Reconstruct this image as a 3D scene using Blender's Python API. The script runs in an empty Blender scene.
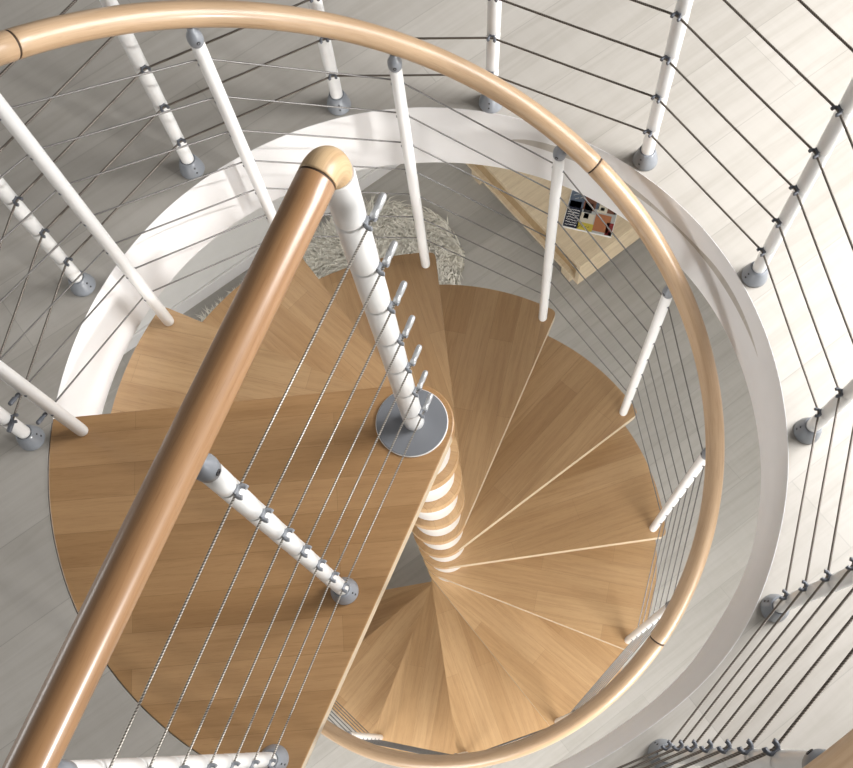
import bpy, bmesh, math, random
from mathutils import Vector, Matrix
random.seed(7)
PI = math.pi
R_ = math.radians
scene = bpy.context.scene
col = scene.collection

# ------------------------------------------------------------------ place constants (metres)
RISE = 0.225
STEP = R_(29.63)
T0 = R_(178.42)                    # direction of the landing's front corner
N_STEPS = 12
GROUND = -13 * RISE
TREAD_R = 0.845
COLLAR = 0.101
TH = 0.04
BAL_R = 0.798
RAIL_R = 0.808
RAIL_H = 1.0
LAND_DIR = R_(246.5)
LAND_RAIL_Z = 1.042
LAND_RB = .0266
HC = Vector((0.0063, -0.0086, 0))
SLAB = 0.235
ROOM = R_(34.5)                    # the rooms are turned against the picture


def ang_interp(knots, a):
    a = math.degrees(a) % 360
    k = sorted(knots)
    k = [(k[-1][0] - 360, k[-1][1])] + k + [(k[0][0] + 360, k[0][1])]
    for (a0, r0), (a1, r1) in zip(k, k[1:]):
        if a0 <= a <= a1:
            t = (a - a0) / (a1 - a0)
            t = t * t * (3 - 2 * t)
            return r0 + (r1 - r0) * t
    return k[0][1]


TOP_K = [(0, .885), (45, .891), (90, .893), (125, .888), (170, .883), (215, .890), (250, .888), (299, .876), (324, .894), (342, .888)]
BOT_K = [(0, .888), (30, .895), (64, .898), (90, .892), (130, .892), (165, .882), (215, .885), (250, .87), (300, .852), (322, .868), (342, .886)]


def hole(a, top=True):
    r = ang_interp(TOP_K if top else BOT_K, a)
    return HC + Vector((r * math.cos(a), r * math.sin(a), 0))


# ------------------------------------------------------------------ materials
def new_mat(name):
    m = bpy.data.materials.new(name)
    m.use_nodes = True
    nt = m.node_tree
    return m, nt, nt.nodes['Principled BSDF']


def N(nt, t, **kw):
    n = nt.nodes.new(t)
    for k, v in kw.items():
        setattr(n, k, v)
    return n


def plain(name, rgb, rough=.4, metal=0., coat=0., spec=None):
    m, nt, b = new_mat(name)
    b.inputs['Roughness'].default_value = rough
    b.inputs['Metallic'].default_value = metal
    b.inputs['Coat Weight'].default_value = coat
    if spec is not None:
        b.inputs['Specular IOR Level'].default_value = spec
    tc = N(nt, 'ShaderNodeTexCoord')
    no = N(nt, 'ShaderNodeTexNoise')
    no.inputs['Scale'].default_value = 14
    no.inputs['Detail'].default_value = 3
    rp = N(nt, 'ShaderNodeValToRGB')
    rp.color_ramp.elements[0].color = (*[c * .95 for c in rgb], 1)
    rp.color_ramp.elements[1].color = (*[min(1, c * 1.03) for c in rgb], 1)
    nt.links.new(tc.outputs['Object'], no.inputs['Vector'])
    nt.links.new(no.outputs['Fac'], rp.inputs['Fac'])
    nt.links.new(rp.outputs['Color'], b.inputs['Base Color'])
    return m


def math_node(nt, op, a, b=None):
    n = N(nt, 'ShaderNodeMath', operation=op)
    for i, v in enumerate((a, b)):
        if v is None:
            continue
        if isinstance(v, (int, float)):
            n.inputs[i].default_value = v
        else:
            nt.links.new(v, n.inputs[i])
    return n.outputs[0]


def mix(nt, fac, a, b, mode='MIX'):
    n = N(nt, 'ShaderNodeMix', data_type='RGBA', blend_type=mode)
    for i, v in ((0, fac), (6, a), (7, b)):
        if isinstance(v, (int, float)):
            n.inputs[i].default_value = v
        elif isinstance(v, tuple):
            n.inputs[i].default_value = v
        else:
            nt.links.new(v, n.inputs[i])
    return n.outputs[2]


def ramp(nt, fac, stops):
    n = N(nt, 'ShaderNodeValToRGB')
    e = n.color_ramp.elements
    while len(e) < len(stops):
        e.new(.5)
    for el, (p, c) in zip(e, stops):
        el.position = p
        el.color = (*c, 1)
    nt.links.new(fac, n.inputs['Fac'])
    return n.outputs['Color']


def wood(name, c1, c2, stave=.075, length=.75, rough=.34, coat=.15, uv=False, grain=.22, seamless=False, coat_rough=.18):
    """butcher-block beech: staves run along X of the object (or along V of a swept rail)"""
    m, nt, b = new_mat(name)
    tc = N(nt, 'ShaderNodeTexCoord')
    info = N(nt, 'ShaderNodeObjectInfo')
    sep = N(nt, 'ShaderNodeSeparateXYZ')
    nt.links.new(tc.outputs['UV' if uv else 'Object'], sep.inputs[0])
    lx, ly = (sep.outputs['Y'], sep.outputs['X']) if uv else (sep.outputs['X'], sep.outputs['Y'])
    off = math_node(nt, 'MULTIPLY', info.outputs['Random'], 7.3)
    comb = N(nt, 'ShaderNodeCombineXYZ')
    nt.links.new(math_node(nt, 'ADD', lx, off), comb.inputs['X'])
    nt.links.new(math_node(nt, 'ADD', ly, math_node(nt, 'ADD', off, 5.)), comb.inputs['Y'])
    nt.links.new(sep.outputs['Z'], comb.inputs['Z'])
    vec = comb.outputs[0]
    if seamless:
        base = (*[(x + y) / 2 for x, y in zip(c1, c2)], 1)
        colr = base
    else:
        br = N(nt, 'ShaderNodeTexBrick')
        br.offset = .37
        br.offset_frequency = 2
        br.inputs['Color1'].default_value = (*c1, 1)
        br.inputs['Color2'].default_value = (*c2, 1)
        br.inputs['Mortar'].default_value = (*[x * .72 for x in c2], 1)
        br.inputs['Scale'].default_value = 1
        br.inputs['Mortar Size'].default_value = 0.0004
        br.inputs['Mortar Smooth'].default_value = 0.3
        br.inputs['Brick Width'].default_value = length
        br.inputs['Row Height'].default_value = stave
        nt.links.new(vec, br.inputs['Vector'])
        colr = br.outputs['Color']
    # long grain
    mp = N(nt, 'ShaderNodeMapping')
    mp.inputs['Scale'].default_value = (3.2, 62, 20)
    nt.links.new(vec, mp.inputs['Vector'])
    g = N(nt, 'ShaderNodeTexNoise')
    g.inputs['Scale'].default_value = 1
    g.inputs['Detail'].default_value = 5
    g.inputs['Roughness'].default_value = .62
    g.inputs['Distortion'].default_value = .6
    nt.links.new(mp.outputs[0], g.inputs['Vector'])
    gc = ramp(nt, g.outputs['Fac'], [(.25, (1 - grain * 1.4, 1 - grain * 1.7, 1 - grain * 2.0)), (.55, (1, 1, 1)), (.8, (1 + grain * .3, 1 + grain * .35, 1 + grain * .4))])
    colr = mix(nt, 1.0, colr, gc, 'MULTIPLY')
    # broad figure
    mp2 = N(nt, 'ShaderNodeMapping')
    mp2.inputs['Scale'].default_value = (1.3, 9, 6)
    nt.links.new(vec, mp2.inputs['Vector'])
    f = N(nt, 'ShaderNodeTexNoise')
    f.inputs['Scale'].default_value = 1
    f.inputs['Detail'].default_value = 3
    f.inputs['Distortion'].default_value = 1.2
    nt.links.new(mp2.outputs[0], f.inputs['Vector'])
    fc = ramp(nt, f.outputs['Fac'], [(.3, (.92, .90, .88)), (.7, (1.04, 1.04, 1.045))])
    colr = mix(nt, 1.0, colr, fc, 'MULTIPLY')
    # small dark flecks of beech
    mp3 = N(nt, 'ShaderNodeMapping')
    mp3.inputs['Scale'].default_value = (26, 420, 60)
    nt.links.new(vec, mp3.inputs['Vector'])
    fl = N(nt, 'ShaderNodeTexNoise')
    fl.inputs['Scale'].default_value = 1
    fl.inputs['Detail'].default_value = 1
    nt.links.new(mp3.outputs[0], fl.inputs['Vector'])
    flc = ramp(nt, fl.outputs['Fac'], [(.3, (.84, .8, .76)), (.42, (1, 1, 1))])
    colr = mix(nt, .6, colr, flc, 'MULTIPLY')
    nt.links.new(colr, b.inputs['Base Color'])
    b.inputs['Roughness'].default_value = rough
    b.inputs['Coat Weight'].default_value = coat
    b.inputs['Coat Roughness'].default_value = coat_rough
    return m


def planks(name, c1, c2, row, length, rot, rough=.42, spec=.4):
    m, nt, b = new_mat(name)
    tc = N(nt, 'ShaderNodeTexCoord')
    mp = N(nt, 'ShaderNodeMapping')
    mp.inputs['Rotation'].default_value = (0, 0, -rot)
    mp.inputs['Location'].default_value = (3.13, 7.06, 0)
    nt.links.new(tc.outputs['Object'], mp.inputs['Vector'])
    br = N(nt, 'ShaderNodeTexBrick')
    br.offset = .41
    br.inputs['Color1'].default_value = (*c1, 1)
    br.inputs['Color2'].default_value = (*c2, 1)
    br.inputs['Mortar'].default_value = (*[x * .84 for x in c2], 1)
    br.inputs['Scale'].default_value = 1
    br.inputs['Mortar Size'].default_value = .0011
    br.inputs['Mortar Smooth'].default_value = .4
    br.inputs['Brick Width'].default_value = length
    br.inputs['Row Height'].default_value = row
    nt.links.new(mp.outputs[0], br.inputs['Vector'])
    mp2 = N(nt, 'ShaderNodeMapping')
    mp2.inputs['Scale'].default_value = (1.6, 26, 1)
    nt.links.new(mp.outputs[0], mp2.inputs['Vector'])
    g = N(nt, 'ShaderNodeTexNoise')
    g.inputs['Scale'].default_value = 1
    g.inputs['Detail'].default_value = 6
    g.inputs['Roughness'].default_value = .6
    g.inputs['Distortion'].default_value = .8
    nt.links.new(mp2.outputs[0], g.inputs['Vector'])
    gc = ramp(nt, g.outputs['Fac'], [(.28, (.87, .86, .84)), (.55, (1, 1, 1)), (.8, (1.05, 1.05, 1.05))])
    c = mix(nt, 1., br.outputs['Color'], gc, 'MULTIPLY')
    # cross-cut saw marks
    mp4 = N(nt, 'ShaderNodeMapping')
    mp4.inputs['Scale'].default_value = (45, 5, 1)
    nt.links.new(mp.outputs[0], mp4.inputs['Vector'])
    s = N(nt, 'ShaderNodeTexNoise')
    s.inputs['Scale'].default_value = 1
    s.inputs['Detail'].default_value = 2
    nt.links.new(mp4.outputs[0], s.inputs['Vector'])
    sc = ramp(nt, s.outputs['Fac'], [(.35, (.98, .978, .975)), (.6, (1, 1, 1))])
    c = mix(nt, 1., c, sc, 'MULTIPLY')
    nt.links.new(c, b.inputs['Base Color'])
    b.inputs['Roughness'].default_value = rough
    b.inputs['Specular IOR Level'].default_value = spec
    return m


def cable_mat(name, dark, light, metal):
    m, nt, b = new_mat(name)
    tc = N(nt, 'ShaderNodeTexCoord')
    sep = N(nt, 'ShaderNodeSeparateXYZ')
    nt.links.new(tc.outputs['UV'], sep.inputs[0])
    ph = math_node(nt, 'ADD', math_node(nt, 'MULTIPLY', sep.outputs['Y'], 2 * PI / .0044), math_node(nt, 'MULTIPLY', sep.outputs['X'], 2 * PI / .0069))
    s = math_node(nt, 'MULTIPLY', math_node(nt, 'ADD', math_node(nt, 'SINE', ph), 1.), .5)
    c = ramp(nt, s, [(.1, dark), (.75, light)])
    nt.links.new(c, b.inputs['Base Color'])
    b.inputs['Metallic'].default_value = metal
    b.inputs['Roughness'].default_value = .36
    return m


def weave_mat(name, rgb):
    m, nt, b = new_mat(name)
    tc = N(nt, 'ShaderNodeTexCoord')
    no = N(nt, 'ShaderNodeTexNoise')
    no.inputs['Scale'].default_value = 9
    no.inputs['Detail'].default_value = 4
    nt.links.new(tc.outputs['Object'], no.inputs['Vector'])
    c = ramp(nt, no.outputs['Fac'], [(.3, tuple(x * .78 for x in rgb)), (.65, rgb)])
    nt.links.new(c, b.inputs['Base Color'])
    b.inputs['Roughness'].default_value = .9
    return m


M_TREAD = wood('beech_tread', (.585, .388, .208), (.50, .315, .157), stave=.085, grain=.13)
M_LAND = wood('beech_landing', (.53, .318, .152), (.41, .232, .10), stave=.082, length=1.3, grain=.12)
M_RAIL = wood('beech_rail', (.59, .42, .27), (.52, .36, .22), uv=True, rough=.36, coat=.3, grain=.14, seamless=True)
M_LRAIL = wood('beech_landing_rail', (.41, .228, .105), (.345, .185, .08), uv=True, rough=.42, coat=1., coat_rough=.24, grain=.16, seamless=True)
M_ELBOW = wood('beech_elbow', (.64, .46, .27), (.58, .40, .22), uv=True, rough=.4, coat=.12, grain=.25, seamless=True)
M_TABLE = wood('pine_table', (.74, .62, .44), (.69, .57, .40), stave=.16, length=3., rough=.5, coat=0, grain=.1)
M_TSIDE = wood('pine_table_brown_panel', (.50, .36, .20), (.46, .32, .17), stave=.3, length=3., rough=.5, coat=0, grain=.1)  # browner wood of the recessed side panel
M_WHITE = plain('white_lacquer', (.87, .87, .86), .28, coat=.25)
M_GREY = plain('grey_cast_fitting', (.25, .268, .295), .36, coat=.15)
M_CLAMP = plain('dark_grey_clamp', (.115, .125, .145), .4)
M_LCLAMP = plain('mid_grey_clamp', (.27, .285, .31), .38)
M_EDGE = plain('beech_edge_lit', (.54, .43, .30), .4, coat=.1)  # paler side faces: light caught by the edges, put into the colour
M_SATIN = plain('satin_aluminium', (.52, .53, .54), .34, .35)
M_DISC = plain('grey_disc_paint', (.22, .23, .25), .42)
M_JOINT = plain('dark_joint', (.06, .035, .02), .7)
M_DARK = plain('dark_screw', (.05, .05, .055), .45, .4)
M_PLASTER = plain('white_fascia_paint', (.80, .79, .785), .55)
M_WALL = plain('light_wall_paint', (.83, .825, .81), .7)
M_CEIL = plain('ceiling_paint', (.80, .79, .77), .8)
M_FLOOR = planks('whitewashed_planks', (.54, .51, .464), (.472, .443, .40), .20, 1.25, ROOM)
M_GROUND = planks('ground_floor_planks', (.475, .46, .43), (.415, .40, .372), .19, 1.2, ROOM)
M_CABLE = cable_mat('bright_steel_cable', (.15, .135, .12), (.46, .43, .385), .6)
M_DCABLE = cable_mat('dark_steel_cable', (.075, .062, .05), (.19, .165, .14), .35)
M_SCABLE = cable_mat('stair_steel_cable', (.11, .105, .10), (.26, .25, .24), .4)
M_PILE = weave_mat('sheepskin_pile', (.92, .89, .80))
M_PAPER = plain('magazine_paper', (.80, .79, .76), .6)


# ------------------------------------------------------------------ mesh helpers
class MB:
    def __init__(self):
        self.bm = bmesh.new()
        self.uv = self.bm.loops.layers.uv.new('UVMap')

    def lathe(self, prof, segs=24, mat=None, cap=True):
        """prof: list of (r, z); turned about Z, then moved by mat"""
        mat = mat or Matrix()
        rings = []
        for r, z in prof:
            rings.append([self.bm.verts.new(mat @ Vector((r * math.cos(2 * PI * i / segs), r * math.sin(2 * PI * i / segs), z))) for i in range(segs)])
        for a, b in zip(rings, rings[1:]):
            for i in range(segs):
                j = (i + 1) % segs
                f = self.bm.faces.new((a[i], a[j], b[j], b[i]))
                f.smooth = True
        if cap:
            self.bm.faces.new(list(reversed(rings[0])))
            self.bm.faces.new(rings[-1])
        return self

    def sweep(self, pts, r, segs=16, closed=False, caps=True, up=Vector((0, 0, 1)), v0=0., radii=None):
        pts = [Vector(p) for p in pts]
        n = len(pts)
        rings = []
        vs = []
        d = v0
        for i, p in enumerate(pts):
            if closed:
                t = pts[(i + 1) % n] - pts[i - 1]
            else:
                t = pts[min(i + 1, n - 1)] - pts[max(i - 1, 0)]
            t.normalize()
            u = up
            if abs(t.dot(u)) > .97:
                u = Vector((1, 0, 0))
            x = t.cross(u).normalized()
            y = x.cross(t).normalized()
            rr = radii[i] if radii else r
            rings.append([self.bm.verts.new(p + rr * (math.cos(2 * PI * k / segs) * x + math.sin(2 * PI * k / segs) * y)) for k in range(segs)])
            if i:
                d += (p - pts[i - 1]).length
            vs.append(d)
        m = n if closed else n - 1
        for i in range(m):
            a, b = rings[i], rings[(i + 1) % n]
            va, vb = vs[i], (vs[i + 1] if i + 1 < n else vs[i] + (pts[0] - pts[i]).length)
            for k in range(segs):
                j = (k + 1) % segs
                f = self.bm.faces.new((a[k], a[j], b[j], b[k]))
                f.smooth = True
                cu = 2 * PI * r / segs
                for lp, uvv in zip(f.loops, ((k * cu, va), ((k + 1) * cu, va), ((k + 1) * cu, vb), (k * cu, vb))):
                    lp[self.uv].uv = uvv
        if caps and not closed:
            self.bm.faces.new(list(reversed(rings[0])))
            self.bm.faces.new(rings[-1])
        return self

    def prism(self, outline, z0, z1):
        lo = [self.bm.verts.new((x, y, z0)) for x, y in outline]
        hi = [self.bm.verts.new((x, y, z1)) for x, y in outline]
        n = len(outline)
        self.bm.faces.new(list(reversed(lo)))
        self.bm.faces.new(hi)
        for i in range(n):
            j = (i + 1) % n
            self.bm.faces.new((lo[i], lo[j], hi[j], hi[i]))
        return self

    def box(self, lo, hi, mat=None):
        mat = mat or Matrix()
        v = [self.bm.verts.new(mat @ Vector((x, y, z))) for z in (lo[2], hi[2]) for y in (lo[1], hi[1]) for x in (lo[0], hi[0])]
        for q in ((0, 2, 3, 1), (4, 5, 7, 6), (0, 1, 5, 4), (2, 6, 7, 3), (0, 4, 6, 2), (1, 3, 7, 5)):
            self.bm.faces.new([v[i] for i in q])
        return self

    def build(self, name, material, parent=None, bevel=0., segs=2, sharp=35):
        bmesh.ops.recalc_face_normals(self.bm, faces=self.bm.faces)
        me = bpy.data.meshes.new(name)
        self.bm.to_mesh(me)
        self.bm.free()
        for mm in (material if isinstance(material, (list, tuple)) else [material]):
            me.materials.append(mm)
        o = bpy.data.objects.new(name, me)
        col.objects.link(o)
        if parent is not None:
            o.parent = parent
        if bevel:
            md = o.modifiers.new('edge', 'BEVEL')
            md.width = bevel
            md.segments = segs
            md.limit_method = 'ANGLE'
            md.angle_limit = R_(sharp)
        return o


def tag(o, label, cat, group=None, kind=None):
    o['label'] = label
    o['category'] = cat
    if group:
        o['group'] = group
    if kind:
        o['kind'] = kind
    return o


def empty(name, loc, rz=0.):
    o = bpy.data.objects.new(name, None)
    o.empty_display_size = .05
    col.objects.link(o)
    o.location = loc
    o.rotation_euler = (0, 0, rz)
    return o


def struct(o):
    o['kind'] = 'structure'
    return o


def copy_tree(o, parent=None):
    c = o.copy()
    col.objects.link(c)
    c.parent = parent
    for ch in list(o.children):
        copy_tree(ch, c)
    return c


def hull(points):
    pts = sorted(set((round(x, 5), round(y, 5)) for x, y in points))
    def half(ps):
        out = []
        for p in ps:
            while len(out) > 1 and (out[-1][0] - out[-2][0]) * (p[1] - out[-2][1]) - (out[-1][1] - out[-2][1]) * (p[0] - out[-2][0]) <= 0:
                out.pop()
            out.append(p)
        return out
    a, b = half(pts), half(pts[::-1])
    return a[:-1] + b[:-1]


def fillet(poly, r, min_turn=R_(35), n=5):
    out = []
    m = len(poly)
    for i in range(m):
        p, q, s = Vector(poly[i - 1]), Vector(poly[i]), Vector(poly[(i + 1) % m])
        a, b = (p - q), (s - q)
        turn = PI - a.angle(b)
        if turn < min_turn:
            out.append(tuple(q))
            continue
        t = r * math.tan(turn / 2)
        a.normalize(); b.normalize()
        p0, p1 = q + a * t, q + b * t
        for k in range(n + 1):
            u = k / n
            out.append(tuple((1 - u) ** 2 * p0 + 2 * u * (1 - u) * q + u * u * p1))
    return out


def pol(r, a, z=0.):
    return Vector((r * math.cos(a), r * math.sin(a), z))


ORD = ['', 'first', 'second', 'third', 'fourth', 'fifth', 'sixth', 'seventh', 'eighth', 'ninth', 'tenth', 'eleventh', 'twelfth']

# ------------------------------------------------------------------ upper floor slab, hole trim, ground floor
SEG = 192
def annulus(name, z0, z1, mat, top=True, half=5.2):
    mb = MB()
    bm = mb.bm
    lo, hi, lo2, hi2 = [], [], [], []
    for i in range(SEG):
        a = 2 * PI * i / SEG
        h = hole(a, top)
        if not top:
            h = max(h, hole(a, True), key=lambda v: (v - HC).length)
        e = h + pol(.0018, a)
        b = a - ROOM
        k = half / max(abs(math.cos(b)), abs(math.sin(b)))
        o = pol(k, a)
        lo.append(bm.verts.new((e.x, e.y, z0))); hi.append(bm.verts.new((e.x, e.y, z1)))
        lo2.append(bm.verts.new((o.x, o.y, z0))); hi2.append(bm.verts.new((o.x, o.y, z1)))
    for i in range(SEG):
        j = (i + 1) % SEG
        bm.faces.new((hi[i], hi2[i], hi2[j], hi[j]))
        bm.faces.new((lo[i], lo[j], lo2[j], lo2[i]))
        bm.faces.new((lo[i], hi[i], hi[j], lo[j]))
        bm.faces.new((lo2[i], lo2[j], hi2[j], hi2[i]))
    return struct(mb.build(name, mat))

annulus('floor', -.10, 0., M_FLOOR, True)
annulus('ceiling', -SLAB, -.10, M_CEIL, False)

mb = MB()
rows = 6
grid = []
for k in range(rows + 1):
    t = k / rows
    row = []
    for i in range(SEG):
        a = 2 * PI * i / SEG
        p = hole(a, True) * (1 - t) + hole(a, False) * t
        row.append(mb.bm.verts.new((p.x, p.y, .0003 - t * (SLAB + .0023))))
    grid.append(row)
outer_t, outer_b = [], []
for i in range(SEG):
    a = 2 * PI * i / SEG
    p = hole(a, True) + pol(.0014, a); outer_t.append(mb.bm.verts.new((p.x, p.y, .0003)))
    p = hole(a, False) + pol(.0014, a); outer_b.append(mb.bm.verts.new((p.x, p.y, -SLAB - .002)))
grid = [outer_t] + grid + [outer_b]
for ra, rb in zip(grid, grid[1:]):
    for i in range(SEG):
        j = (i + 1) % SEG
        if 176.2 < 360 * i / SEG < 249:
            continue
        f = mb.bm.faces.new((ra[i], ra[j], rb[j], rb[i]))
        f.smooth = True
o = mb.build('trim_1', M_PLASTER)
o.data.set_sharp_from_angle(angle=R_(40))
struct(o)

mb = MB().box((-6, -6, GROUND - .1), (6, 6, GROUND), Matrix.Rotation(ROOM, 4, 'Z'))
struct(mb.build('floor_lower', M_GROUND))
# the ground-floor wall behind the stair, in room axes: foot of the wall through these points
wd = Vector((1.485, 1.054, 0)).normalized()
wn = Vector((-wd.y, wd.x, 0))
w0 = Vector((-1.845, 1.667, 0))
wm = Matrix.Translation(w0) @ Matrix(((wd.x, wn.x, 0, 0), (wd.y, wn.y, 0, 0), (0, 0, 1, 0), (0, 0, 0, 1)))
struct(MB().box((-2.2, .0, GROUND), (3.6, .12, -SLAB), wm).build('wall_back', M_WALL))
struct(MB().box((-2.2, -.018, GROUND), (3.6, -.001, GROUND + .10), wm).build('baseboard_back', M_PLASTER, bevel=.004))

rm = Matrix.Rotation(ROOM, 4, 'Z')  # unseen walls added to shut the low sun out of the ground floor
struct(MB().box((3.3, -4.0, GROUND), (3.42, 5.0, -SLAB), rm).build('wall_right_sun_block', M_WALL))
struct(MB().box((-3.6, -4.12, GROUND), (3.42, -4.0, -SLAB), rm).build('wall_front_sun_block', M_WALL))

# ------------------------------------------------------------------ treads
def tread_outline(a0, a1, R, n=28, collar=COLLAR):
    pts = [(collar * math.cos(2 * PI * i / 40), collar * math.sin(2 * PI * i / 40)) for i in range(40)]
    pts += [(R * math.cos(a0 + (a1 - a0) * i / n), R * math.sin(a0 + (a1 - a0) * i / n)) for i in range(n + 1)]
    return hull(pts)

def pale_edges(o):  # gives the side faces the painted lit-edge tone
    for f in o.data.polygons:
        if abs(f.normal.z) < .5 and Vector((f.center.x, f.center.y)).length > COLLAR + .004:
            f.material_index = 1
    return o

SPAN = R_(35.4)
def make_tread():
    outl = fillet(tread_outline(-SPAN / 2, SPAN / 2, TREAD_R), .022)
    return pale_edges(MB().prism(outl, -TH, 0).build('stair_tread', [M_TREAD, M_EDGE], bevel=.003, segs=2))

tread_notes = {
    1: 'beech winder tread directly below the landing, highest of the treads',
    2: 'second beech tread below the landing, passing behind the newel pole and sloping handrail',
    3: 'third beech tread below the landing, just right of the white newel pole',
    4: 'fourth beech tread below the landing, nearest the pine table and magazine',
    5: 'fifth beech tread below the landing, fanning towards upper right of the newel',
    6: 'sixth beech tread below the landing, pointing straight right from the newel',
    7: 'seventh beech tread below the landing, pointing right and slightly down the picture',
    8: 'eighth beech tread below the landing, whose corner baluster is mostly under the curved handrail',
    9: 'ninth beech tread below the landing, beside the lowest stretch of curved handrail',
    10: 'tenth beech tread below the landing, pointing to the bottom of the picture',
    11: 'eleventh beech tread below the landing, partly hidden by the landing edge',
    12: 'twelfth and lowest beech tread, just a wedge seen past the landing edge',
}
treads = {}
t0 = None
for k in range(1, N_STEPS + 1):
    o = make_tread() if t0 is None else t0.copy()
    if t0 is None:
        t0 = o
    else:
        col.objects.link(o)
    a_front = T0 - k * STEP - R_(2.2)
    o.location = (0, 0, -k * RISE)
    o.rotation_euler = (0, 0, a_front + SPAN / 2)
    tag(o, tread_notes[k], 'stair tread', 'beech treads of the spiral stair')
    treads[k] = o

# landing: fills a sector of the hole
a0, a1 = R_(175.6), R_(250.3)
pts = [(COLLAR * math.cos(2 * PI * i / 48), COLLAR * math.sin(2 * PI * i / 48)) for i in range(48)]
arc = []
for i in range(41):
    a = a0 + (a1 - a0) * i / 40
    h = hole(a, True) + pol(.0004, a)
    pts.append((h.x, h.y))
outl = hull(pts)
ld_rot = R_(182)
land = empty('stair_landing', (0, 0, 0), ld_rot)
tag(land, 'large beech quadrant landing at the top of the spiral stair', 'stair landing')
inv = Matrix.Rotation(-ld_rot, 2)
outl_l = [tuple(inv @ Vector(p)) for p in outl]
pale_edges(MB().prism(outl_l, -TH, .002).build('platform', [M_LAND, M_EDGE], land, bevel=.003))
mb = MB().lathe([(.0872, .0022), (.0872, .0075), (.086, .0085)], 64)
mb.build('disc_rim', M_WHITE, land, bevel=.0006)['label'] = 'thin white rim around the grey disc'
mb = MB().lathe([(.0855, .0086), (.0855, .0092), (.0845, .0098)], 64)
mb.build('cover_disc', M_DISC, land)['label'] = 'round grey cover disc at the foot of the newel pole'

# ------------------------------------------------------------------ newel: stacked white spacers below, white pole above
newel = empty('newel_post', (0, 0, GROUND))
tag(newel, 'white segmented newel pole with stacked white spacer rings between the treads', 'newel post', kind='thing')
zoff = -GROUND
for k in range(0, N_STEPS + 1):
    z1 = -k * RISE - TH - .001
    z0 = -(k + 1) * RISE + .001
    MB().lathe([(.076, z0 + zoff), (.081, z0 + .006 + zoff), (.081, z1 - .006 + zoff), (.076, z1 + zoff)], 40).build('spacer_sleeve', M_WHITE, newel)

PZ = [.099 + .1335 * j for j in range(7)]
prof = [(.0235, .0100), (.0255, .014)]
prev = .014
bounds = PZ + [.99]
for z in PZ:
    prof += [(.0262, prev + (z - prev) * .25), (.0262, z - .008), (.0257, z - .003), (.0243, z - .0008), (.0243, z + .0008), (.0254, z + .002), (.0258, z + .005)]
    prev = z + .006
prof += [(.0262, prev + .02), (.0262, LAND_RAIL_Z - LAND_RB - .014), (.0255, LAND_RAIL_Z - LAND_RB - .010)]
LEAN = -.016                                  # pole and landing posts tilted to line up in the camera view
def axis(z):
    return Vector((.006 + LEAN * z, 0, z))
shear = Matrix(((1, 0, LEAN, .006), (0, 1, 0, 0), (0, 0, 1, zoff), (0, 0, 0, 1)))
MB().lathe([(r * .965, z) for r, z in prof], 32, shear).build('pole', M_WHITE, newel)
lat = LAND_DIR + PI / 2                       # 336.5 degrees, the side the cables run on
ld = pol(1, LAND_DIR)
ln = pol(1, lat)
COFF = .0305
def clamp_bm(mb, centre, out, rad, big=1.0):
    """a small C shaped saddle that stands off a post and grips a cable: 'out' is the outward direction, rad the post radius"""
    c = Vector(centre)
    o_ = Vector(out)
    s_ = Vector((-o_.y, o_.x, 0))
    ring = []
    # C jaw open outwards, lying flat
    jc = c + o_ * (rad + .0075 * big)
    for i in range(15):
        a = R_(60) + R_(240) * i / 14
        ring.append(jc + (.0072 * big) * (math.cos(a) * o_ + math.sin(a) * s_))
    mb.sweep(ring, .0034 * big, 8)
    # boss that roots it in the post, with a saddle plate above and below
    m = Matrix.Translation(c + o_ * (rad - .004)) @ Matrix(((o_.x, s_.x, 0, 0), (o_.y, s_.y, 0, 0), (0, 0, 1, 0), (0, 0, 0, 1)))
    mb.box((0, -.0058 * big, -.0055 * big), (.0060 * big, .0058 * big, .0055 * big), m)
    return mb

for z in PZ:
    mb = MB()
    clamp_bm(mb, axis(z) + Vector((0, 0, zoff)), ln, .0250, 1.2)
    mb.build('cable_clamp', M_LCLAMP, newel, bevel=.0008)

# landing rail cables with end fittings beside the pole
post_r = (.436, .833)
LOFF = .0185
for j, z in enumerate(PZ):
    start = axis(z) + ln * .0325 + ld * -.012
    p1 = ld * post_r[0] + ln * LOFF + axis(z)
    p2 = ld * post_r[1] + ln * LOFF + axis(z)
    p3 = ld * (post_r[1] + .10) + ln * LOFF + axis(z)
    root = empty('landing_cable', start)
    place = ['lowest', 'second lowest', 'third lowest', 'middle', 'third highest', 'second highest', 'highest'][j]
    tag(root, f'{place} twisted steel cable of the straight landing rail', 'cable', 'cables of the landing rail')
    MB().sweep([Vector((0, 0, 0)), p1 - start, p2 - start, p3 - start], .0019, 10).build('strand', M_CABLE, root)
    mb = MB()
    a = -ld
    side = Matrix(((ln.x, 0, a.x, 0), (ln.y, 0, a.y, 0), (0, 1, 0, 0), (0, 0, 0, 1)))
    mb.lathe([(.0028, -.006), (.0062, -.004), (.0064, .004), (.0056, .008), (.0056, .012), (.0062, .013), (.0062, .034), (.0052, .038), (.004, .0395)], 18, side)
    mb.build('end_fitting', M_SATIN, root)

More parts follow.
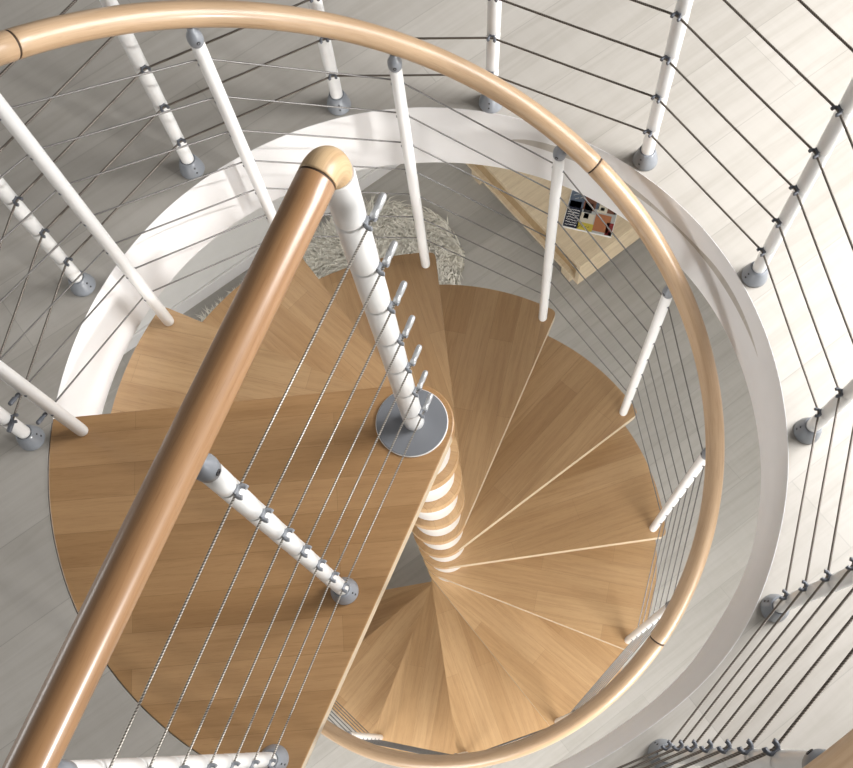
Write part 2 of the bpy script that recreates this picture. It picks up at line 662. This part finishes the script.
# ------------------------------------------------------------------ white posts with base flange, clamps and cap
def make_post(heights, total, name='guard_post', clamp_mat=None):
    clamp_mat = clamp_mat or M_LCLAMP
    root = empty(name, (0, 0, 0))
    root.rotation_mode = 'QUATERNION'
    prof = [(.0140, .006), (.0160, .010)]
    prev = .010
    for z in heights:
        prof += [(.0165, prev + (z - prev) * .3), (.0165, z - .006), (.0161, z - .0022), (.0151, z - .0006), (.0151, z + .0006), (.0161, z + .0022)]
        prev = z + .004
    prof += [(.0165, prev + .015), (.0165, total - .046), (.0155, total - .042)]
    MB().lathe(prof, 22).build('tube', M_WHITE, root)
    fl = MB().lathe([(.031, .0), (.0325, .003), (.0315, .010), (.0285, .022), (.0235, .036), (.0205, .044), (.0178, .046), (.0172, .043)], 28)
    f = fl.build('base_flange', M_GREY, root)
    mb = MB()
    for zz in (.018, .031):
        rr = .0298 if zz < .02 else .0255
        m = Matrix.Translation(pol(rr - .0016, 0, zz)) @ Matrix.Rotation(R_(78), 4, 'Y')
        mb.lathe([(.0024, -.001), (.0024, .0022), (.0014, .0024)], 10, m)
    mb.build('set_screw', M_DARK, f)
    for z in heights:
        clamp_bm(MB(), (0, 0, z), (1, 0, 0), .0155, 1.15).build('cable_clamp', clamp_mat, root, bevel=.0007)
    m = Matrix.Translation((0, 0, total - .030))
    mb = MB()
    mb.lathe([(.0150, -.018), (.0172, -.014), (.0182, -.004), (.0180, .004), (.0150, .013), (.0095, .019), (.0075, .024), (.0075, .030)], 22, m)
    c = mb.build('top_cap', M_GREY, root)
    m2 = m @ Matrix.Translation((.0176, 0, -.003)) @ Matrix.Rotation(R_(90), 4, 'Y')
    MB().lathe([(.0048, -.001), (.0048, .0014), (.0026, .0014), (.0024, .0006)], 12, m2).build('cap_screw', M_DARK, c)
    return root

def share_clamps(root):
    return root

lp = make_post(PZ, LAND_RAIL_Z - LAND_RB + .003)
from mathutils import Quaternion
def lean_quat(sx, sy, rz):
    up_ = Vector((sx, sy, 1)).normalized()
    return Vector((0, 0, 1)).rotation_difference(up_) @ Quaternion((0, 0, 1), rz)
lp.location = ld * post_r[0] + Vector((.008, 0, .002))
lp.rotation_quaternion = lean_quat(LEAN, 0, lat)
tag(lp, 'white post with grey clamps standing on the middle of the landing', 'railing post', 'posts of the landing rail')
lp2 = copy_tree(lp)
lp2.location = ld * post_r[1] + Vector((.008, 0, .002))
tag(lp2, 'white post on the outer edge of the landing, only its foot in frame', 'railing post', 'posts of the landing rail')

FZ = [.134 + .1245 * j for j in range(7)]
FLOOR_RAIL_Z = 1.075
POSTS = [(-.922, .0108), (-.8228, .4139), (-.555, .734), (-.1687, .904), (.2345, .884), (.6235, .685), (.863, .3395), (.936, -.073), (.8059, -.4871), (.5234, -.7914)]
a10 = R_(277.0)
post_label = [
    'white floor post beside the landing corner, nearest the bottom ends of stair cables',
    'white floor post next clockwise from the one beside the landing corner',
    'white floor post crossing behind the curved handrail left of the topmost stair baluster',
    'white floor post rising beyond the curved handrail straight above the wooden newel cap',
    'white floor post at the top centre, its grey foot hidden behind the curved handrail',
    'white floor post behind the pine table, just beyond the first handrail joint ring',
    'white floor post at the upper right, showing five dark clamps',
    'white floor post at the right edge, just its foot and lowest clamps showing',
    'white floor post at the lower right, leaning out of frame above the bottom corner',
    'white floor post in the bottom right corner, lying in view with seven grey clamps',
]
proto = make_post(FZ, FLOOR_RAIL_Z - .0283 + .004, 'floor_post', M_CLAMP)
floor_pts, floor_lean = [], []
TILT = {0: (.024, .024), 1: (.022, .012), 2: (.015, .013), 3: (.012, .008), 4: (.032, -.010), 7: (.019, -.014), 8: (.011, -.013)}  # upright floor posts tilted slightly so they line up in the camera view
for i, (x, y) in enumerate(POSTS):
    o = proto if i == 0 else copy_tree(proto)
    a = math.atan2(y, x)
    o.location = (x, y, 0)
    sx, sy = TILT.get(i, (0, 0))
    o.rotation_quaternion = lean_quat(sx, sy, a + PI)
    floor_lean.append(Vector((sx, sy, 1)))
    tag(o, post_label[i], 'railing post', 'posts of the floor railing around the opening')
    floor_pts.append(Vector((x, y, 0)))
floor_pts.append(pol(.945, a10))
o = copy_tree(proto)
o.location = floor_pts[-1]
o.rotation_quaternion = lean_quat(0, 0, a10 + PI)
floor_lean.append(Vector((0, 0, 1)))
tag(o, 'white floor post below the bottom edge, where the floor cables end', 'railing post', 'posts of the floor railing around the opening')

def inner(p, d):
    return p - p.normalized() * d

for j, z in enumerate(FZ):
    pts = [inner(p, .0195) + l_ * z for p, l_ in zip(floor_pts, floor_lean)]
    place = ['lowest', 'second lowest', 'third lowest', 'middle', 'third highest', 'second highest', 'highest'][j]
    base = pts[0].copy()
    root = empty('floor_cable', base)
    tag(root, f'{place} dark steel cable of the floor railing around the opening', 'cable', 'cables of the floor railing')
    dense = []
    for p, q in zip(pts, pts[1:]):
        # a cable leaves a clamp with a slight bend before it runs straight
        dense += [p - base, p.lerp(q, .04) - base + (inner(p, -.0015) - p) * .3, p.lerp(q, .5) - base, p.lerp(q, .96) - base + (inner(q, -.0015) - q) * .3]
    dense.append(pts[-1] - base)
    MB().sweep(dense, .0025, 10).build('strand', M_DCABLE, root)
    d = (pts[0] - pts[1]).normalized()
    x = d.cross(Vector((0, 0, 1))).normalized()
    m = Matrix(((x.x, 0, d.x, 0), (x.y, 0, d.y, 0), (0, 1, d.z, 0), (0, 0, 0, 1)))
    MB().lathe([(.003, .006), (.0058, .008), (.0058, .030), (.0045, .034)], 14, m).build('end_fitting', M_CLAMP, root)

# floor railing handrail (only its inner edge enters the picture at the lower right)
pts = []
tops = [p + l_ * FLOOR_RAIL_Z for p, l_ in zip(floor_pts, floor_lean)]
fa = [math.atan2(p.y, p.x) % (2 * PI) for p in tops]
fr = [Vector((p.x, p.y)).length for p in tops]
for i in range(len(tops) - 1):
    A, B = fa[i], fa[i + 1]
    if B > A:
        B -= 2 * PI
    for k in range(14):
        t = k / 14
        pts.append(pol(fr[i] * (1 - t) + fr[i + 1] * t + .008, A + (B - A) * t, FLOOR_RAIL_Z))
pts.append(pol(fr[-1] + .008, fa[-1], FLOOR_RAIL_Z))
o = MB().sweep(pts, .0283, 24).build('floor_handrail', M_RAIL)
tag(o, 'round beech handrail over the floor posts, crossing the bottom right corner', 'handrail')

# ------------------------------------------------------------------ stair balusters
SZ = [.156 + .1200 * j for j in range(7)]
def make_baluster():
    root = empty('stair_baluster', (0, 0, 0))
    MB().lathe([(.0115, .0005), (.0146, .004), (.0154, .011), (.0154, .925), (.0140, .930)], 22).build('rod', M_WHITE, root)
    mb = MB()
    mb.lathe([(.0145, .930), (.0165, .934), (.0175, .943), (.0165, .953), (.0120, .962), (.0085, .966), (.0085, .977)], 20)
    c = mb.build('top_cap', M_GREY, root)
    m2 = Matrix.Translation((-.0165, 0, .945)) @ Matrix.Rotation(R_(-90), 4, 'Y')
    MB().lathe([(.0042, -.001), (.0042, .0014), (.0024, .0014), (.0022, .0006)], 12, m2).build('cap_screw', M_DARK, c)
    for z in SZ:
        for s in (-1, 1):
            m = Matrix.Translation((0, s * .0150, z)) @ Matrix.Rotation(R_(-90 * s), 4, 'X')
            MB().lathe([(.0032, -.002), (.0032, .0012), (.0024, .002)], 12, m).build('cable_grommet', M_CLAMP, root)
    return root

bal_label = {
    0: 'white stair baluster standing on the front corner of the landing',
    1: 'white stair baluster on the first tread below the landing',
    2: 'white stair baluster with a grey ball cap, left of the wooden newel cap',
    3: 'white stair baluster on the third tread, right of the newel pole',
    4: 'white stair baluster on the fourth tread, in front of the pine table',
    5: 'white stair baluster on the fifth tread, at the right of the stair',
    6: 'white stair baluster on the sixth tread, half under the curved handrail',
    7: 'short looking white stair baluster on the seventh tread beside a handrail joint',
    8: 'white stair baluster on the eighth tread, a sliver beside the curved handrail',
    9: 'white stair baluster on the ninth tread, hidden beneath the curved handrail',
    10: 'white stair baluster on the tenth tread near the landing edge, cables bunched behind it',
    11: 'white stair baluster on the eleventh tread under the landing',
    12: 'white stair baluster on the lowest tread under the landing',
}
bp = make_baluster()
for k in range(0, N_STEPS + 1):
    o = bp if k == 0 else copy_tree(bp)
    a = T0 - k * STEP
    o.location = pol(BAL_R, a, -k * RISE + (.002 if k == 0 else 0))
    o.rotation_euler = (0, 0, a)
    tag(o, bal_label[k], 'baluster', 'balusters of the spiral stair')

for j, z in enumerate(SZ):
    pts = [pol(BAL_R + .009, T0 - k * STEP, -k * RISE + z) for k in range(0, N_STEPS + 1)]
    d = (pts[0] - pts[1]).normalized()
    base = pts[0].copy()
    root = empty('stair_cable', base)
    place = ['lowest', 'second lowest', 'third lowest', 'middle', 'third highest', 'second highest', 'highest'][j]
    tag(root, f'{place} thin steel cable threaded through the spiral stair balusters', 'cable', 'cables of the spiral stair')
    MB().sweep([d * .02] + [p - base for p in pts], .0021, 8).build('strand', M_SCABLE, root)
    x = d.cross(Vector((0, 0, 1))).normalized()
    y = x.cross(d)
    m = Matrix(((x.x, y.x, d.x, 0), (x.y, y.y, d.y, 0), (x.z, y.z, d.z, 0), (0, 0, 0, 1)))
    MB().lathe([(.003, .014), (.0048, .016), (.0048, .022), (.0036, .024), (.0036, .028), (.0050, .030), (.0050, .046), (.0038, .050)], 14, m).build('end_fitting', M_CLAMP, root)

# spiral handrail in segments with dark joint rings
rail = empty('spiral_handrail', pol(RAIL_R, T0 - 12.3 * STEP, -12.3 * RISE + RAIL_H))
tag(rail, 'long curved beech handrail winding down with the spiral stair', 'handrail')
rb = rail.location.copy()
SR = .0257
joints = [-.25, 1.22, 4.23, 7.26, 10.27, 12.3]
def rp(k):
    return pol(RAIL_R, T0 - k * STEP, -k * RISE + RAIL_H) - rb
for ka, kb in zip(joints, joints[1:]):
    g = .005
    n = int((kb - ka) * 16)
    pts = [rp(ka + g + (kb - ka - 2 * g) * i / n) for i in range(n + 1)]
    MB().sweep(pts, SR, 28, v0=ka * .5).build('rail_segment', M_RAIL, rail, bevel=.0012, sharp=60)
    if kb < 12:
        MB().sweep([rp(kb - .008), rp(kb), rp(kb + .008)], SR - .0012, 28).build('joint_ring', M_JOINT, rail)['label'] = 'thin dark joint ring'

# landing handrail with elbow down onto the pole
AX = Vector((.002 + LEAN * LAND_RAIL_Z, .001, 0))
lr = empty('landing_handrail', ld * .05 + AX + Vector((0, 0, LAND_RAIL_Z)))
tag(lr, 'thick straight beech handrail over the landing, ending in a rounded cap on the pole', 'handrail')
lb = lr.location - AX
JO = LAND_RB + .0115
rd = pol(1, R_(246.1))

end = 1.25
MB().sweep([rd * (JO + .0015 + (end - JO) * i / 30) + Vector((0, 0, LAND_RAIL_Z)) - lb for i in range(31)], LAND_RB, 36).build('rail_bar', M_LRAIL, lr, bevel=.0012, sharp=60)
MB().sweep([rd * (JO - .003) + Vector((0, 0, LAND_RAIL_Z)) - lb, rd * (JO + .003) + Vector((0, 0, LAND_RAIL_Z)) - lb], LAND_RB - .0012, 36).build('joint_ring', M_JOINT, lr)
pts = []
br_ = LAND_RB + .0075
z0 = LAND_RAIL_Z - br_
pts.append(Vector((0, 0, LAND_RAIL_Z - LAND_RB - .0095)))
for i in range(17):
    a = (PI / 2) * i / 16
    pts.append(rd * (br_ - br_ * math.cos(a)) + Vector((0, 0, z0 + br_ * math.sin(a))))
pts.append(rd * (JO - .0015) + Vector((0, 0, LAND_RAIL_Z)))
MB().sweep([p - lb for p in pts], LAND_RB, 36, up=Vector((ln.x, ln.y, 0))).build('rounded_cap', M_ELBOW, lr)['label'] = 'rounded beech cap turned down onto the white pole'

# ------------------------------------------------------------------ ground floor furniture
TA = R_(36.0)
tw, tl = .80, 1.18
table = empty('coffee_table', (.753, 1.762, GROUND), TA)
tag(table, 'low pale pine coffee table on the ground floor under the opening', 'coffee table')
ztop = .42
MB().box((0, 0, ztop - .035), (tw, tl, ztop)).build('table_top', M_TABLE, table, bevel=.003)
MB().box((.0, .0, ztop - .205), (tw, .03, ztop - .036)).build('end_panel', M_TABLE, table, bevel=.002)
MB().box((.0, tl - .03, ztop - .205), (tw, tl, ztop - .036)).build('end_panel', M_TABLE, table, bevel=.002)
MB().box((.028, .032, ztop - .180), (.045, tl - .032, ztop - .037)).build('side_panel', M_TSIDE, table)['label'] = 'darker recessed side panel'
MB().box((0, .031, ztop - .205), (tw, tl - .031, ztop - .182)).build('lower_board', M_TABLE, table, bevel=.002)
for x, y in ((.06, .12), (tw - .14, .12), (.06, tl - .2), (tw - .14, tl - .2)):
    MB().box((x, y, 0), (x + .08, y + .08, ztop - .206)).build('leg', M_TABLE, table, bevel=.003)

# the magazine lying on the table: cover of photo patches and light squiggles
cols = {'paper': (.80, .79, .76), 'navy': (.012, .016, .035), 'ink': (.02, .018, .02), 'brown': (.16, .06, .035), 'grey': (.42, .43, .42), 'slate': (.10, .13, .18),
        'yellow': (.55, .44, .06), 'rust': (.42, .16, .07), 'red': (.22, .02, .02), 'cream': (.62, .57, .46), 'white': (.85, .85, .84)}
keys = list(cols)
mats = [plain('print_' + k, c, .35) for k, c in cols.items()]
mg_o = Vector((.672, 2.02, GROUND + ztop))
mag = empty('magazine', mg_o, R_(-18))
tag(mag, 'glossy magazine with a collage cover lying on the pine table', 'magazine')
mw, mh = .275, .235
MB().box((-.004, -.006, .0005), (mw + .004, mh, .0075)).build('pages', M_PAPER, mag, bevel=.001)
bm = bmesh.new()
def patch(x0, y0, x1, y1, c, lift):
    vs = [bm.verts.new((x0 * mw, y0 * mh, .0078 + lift)), bm.verts.new((x1 * mw, y0 * mh, .0078 + lift)), bm.verts.new((x1 * mw, y1 * mh, .0078 + lift)), bm.verts.new((x0 * mw, y1 * mh, .0078 + lift))]
    f = bm.faces.new(vs)
    f.material_index = keys.index(c)
def stroke(x0, y0, x1, y1, w, c):
    a, b = Vector((x0 * mw, y0 * mh, 0)), Vector((x1 * mw, y1 * mh, 0))
    t = (b - a).normalized(); n = Vector((-t.y, t.x, 0)) * w / 2
    f = bm.faces.new([bm.verts.new(v + Vector((0, 0, .0084))) for v in (a - n, b - n, b + n, a + n)])
    f.material_index = keys.index(c)
patch(0, 0, 1, 1, 'grey', 0)
for q in ((0, 0, .30, .56, 'navy'), (0, .56, .30, 1, 'slate'), (.02, .55, .26, .72, 'grey'), (.30, .55, .55, 1, 'brown'), (.33, .48, .50, .74, 'ink'), (.28, 0, .60, .2, 'yellow'), (.28, .2, .58, .46, 'cream'), (.36, .32, .46, .46, 'ink'),
          (.60, .05, .92, .52, 'rust'), (.86, 0, 1, .34, 'red'), (.93, .0, 1, .1, 'ink'), (.60, .55, .80, .98, 'cream'), (.80, .58, .97, .9, 'brown'), (.55, .62, .62, .80, 'slate'), (.94, .6, 1, .9, 'ink'), (.66, .62, .74, .70, 'grey')):
    patch(*q, .0003)
rng = random.Random(3)
for row in range(7):
    y = .06 + .068 * row
    x = .03
    while x < .26:
        dx = rng.uniform(.015, .03)
        stroke(x, y + rng.uniform(-.012, .012), x + dx, y + rng.uniform(-.008, .03), .0035, 'white')
        x += dx + .006
for x, y in ((.05, .86), (.12, .9), (.2, .82), (.1, .77)):
    stroke(x, y, x + .07, y + .05, .004, 'grey')
for i in range(4):
    stroke(.31 + .06 * i, .06 + .03 * (i % 2), .35 + .06 * i, .12, .003, 'ink')
me = bpy.data.meshes.new('cover')
bm.to_mesh(me); bm.free()
for m_ in mats:
    me.materials.append(m_)
o = bpy.data.objects.new('cover', me); col.objects.link(o); o.parent = mag
o['label'] = 'printed collage cover with a dark left band'

# shaggy sheepskin rug
rug = empty('shaggy_rug', (-.70, 1.80, GROUND), 0)
tag(rug, 'cream shaggy sheepskin rug on the ground floor behind the newel pole', 'rug')
def rug_r(a):
    n = 3.2
    return (abs(math.cos(a)) ** n + abs(math.sin(a)) ** n) ** (-1 / n) * (1 + .025 * math.sin(5 * a + 2) + .02 * math.sin(9 * a)) * .97
RUGA = R_(35.4)
RX, RY = .88, .44
outl = []
for i in range(72):
    a = 2 * PI * i / 72
    v = Matrix.Rotation(RUGA, 2) @ Vector((RX * rug_r(a) * math.cos(a), RY * rug_r(a) * math.sin(a)))
    outl.append((v.x, v.y))
MB().prism(outl, .001, .018).build('hide', M_PILE, rug)
bm = bmesh.new()
for i in range(11000):
    a = rng.uniform(0, 2 * PI)
    q = math.sqrt(rng.uniform(0, 1.04))
    v = Matrix.Rotation(RUGA, 2) @ Vector((RX * rug_r(a) * q * math.cos(a), RY * rug_r(a) * q * math.sin(a)))
    p = Vector((v.x, v.y, .017 if q < 1 else .006))
    flow = 2.2 * math.sin(4.1 * v.x + 1.3) + 1.7 * math.cos(5.3 * v.y) + rng.gauss(0, .5) + a
    d = Vector((math.cos(flow), math.sin(flow), 0))
    s = Vector((-d.y, d.x, 0))
    L = rng.uniform(.05, .11)
    w = rng.uniform(.003, .006)
    h = rng.uniform(.012, .032)
    b0, b1 = p - s * w, p + s * w
    m0, m1 = p + d * L * .5 + Vector((0, 0, h)) - s * w * .8, p + d * L * .5 + Vector((0, 0, h)) + s * w * .8
    tip = p + d * L + Vector((0, 0, h * .55))
    vv = [bm.verts.new(x) for x in (b0, b1, m1, m0, tip)]
    bm.faces.new(vv[:4]); bm.faces.new((vv[3], vv[2], vv[4]))
me = bpy.data.meshes.new('pile'); bm.to_mesh(me); bm.free()
me.materials.append(M_PILE)
o = bpy.data.objects.new('pile', me); col.objects.link(o); o.parent = rug
o['kind'] = 'stuff'

# ------------------------------------------------------------------ light
def area(name, loc, target, sx, sy, power, rgb=(1, 1, 1)):
    L = bpy.data.lights.new(name, 'AREA')
    L.shape = 'RECTANGLE'
    L.size, L.size_y = sx, sy
    L.energy = power
    L.color = rgb
    o = bpy.data.objects.new(name, L)
    col.objects.link(o)
    o.location = loc
    o.rotation_euler = (Vector(target) - Vector(loc)).to_track_quat('-Z', 'Y').to_euler()
    return o

area('assumed_light_upper', (2.35, 0.5, 1.65), (.35, 0.25, -.1), 1.3, 1.5, 122, (1, .99, .985))  # unseen lamp, assumed from the floor being brighter at right; no window built
area('fill_light_lower', (1.7, -2.3, -.75), (0, .4, -2.2), 1.6, 1.2, 103, (1, .985, .96))  # unseen fill lamp added to brighten the lower treads
area('fill_light_lower_side', (-1.3, -2.7, -1.0), (-.2, 0, -2.7), 1.4, 1.2, 58, (1, .99, .98))  # second added fill, lifts the dark zone below the landing
area('fill_light_far', (-4.2, .1, 1.3), (.4, .0, .3), 2.4, 1.0, 40, (1, .99, .98))  # added unseen lamp, not a window: rim highlight on landing rail, left-side fill
sl = bpy.data.lights.new('low_sun', 'SUN')
sl.energy = 2.15
sl.angle = R_(4)
sl.color = (1, .985, .96)
so = bpy.data.objects.new('low_sun', sl)
col.objects.link(so)
so.location = (4, -1, 2)
sa, se = R_(147), R_(7.2)
so.rotation_euler = Vector((math.cos(sa) * math.cos(se), math.sin(sa) * math.cos(se), -math.sin(se))).to_track_quat('-Z', 'Y').to_euler()
w = bpy.data.worlds.new('daylight')
scene.world = w
w.use_nodes = True
bg = w.node_tree.nodes['Background']
bg.inputs['Color'].default_value = (1, .98, .95, 1)
bg.inputs['Strength'].default_value = .136

# ------------------------------------------------------------------ camera
cd = bpy.data.cameras.new('camera')
cam = bpy.data.objects.new('camera', cd)
col.objects.link(cam)
cam.location = (.16956, -.74974, 2.08465)
cam.rotation_euler = (.25911, .0258, -.04596)
cd.sensor_fit = 'HORIZONTAL'
cd.sensor_width = 36
cd.lens = 918.33 * 36 / 853
cd.shift_x = -47.99 / 853
cd.shift_y = 114.42 / 853
cd.clip_start = .02
scene.camera = cam
vs = scene.view_settings
vs.view_transform = 'Standard'
vs.look = 'None'
vs.exposure = 0.0
vs.gamma = 1.0
vs.use_curve_mapping = False
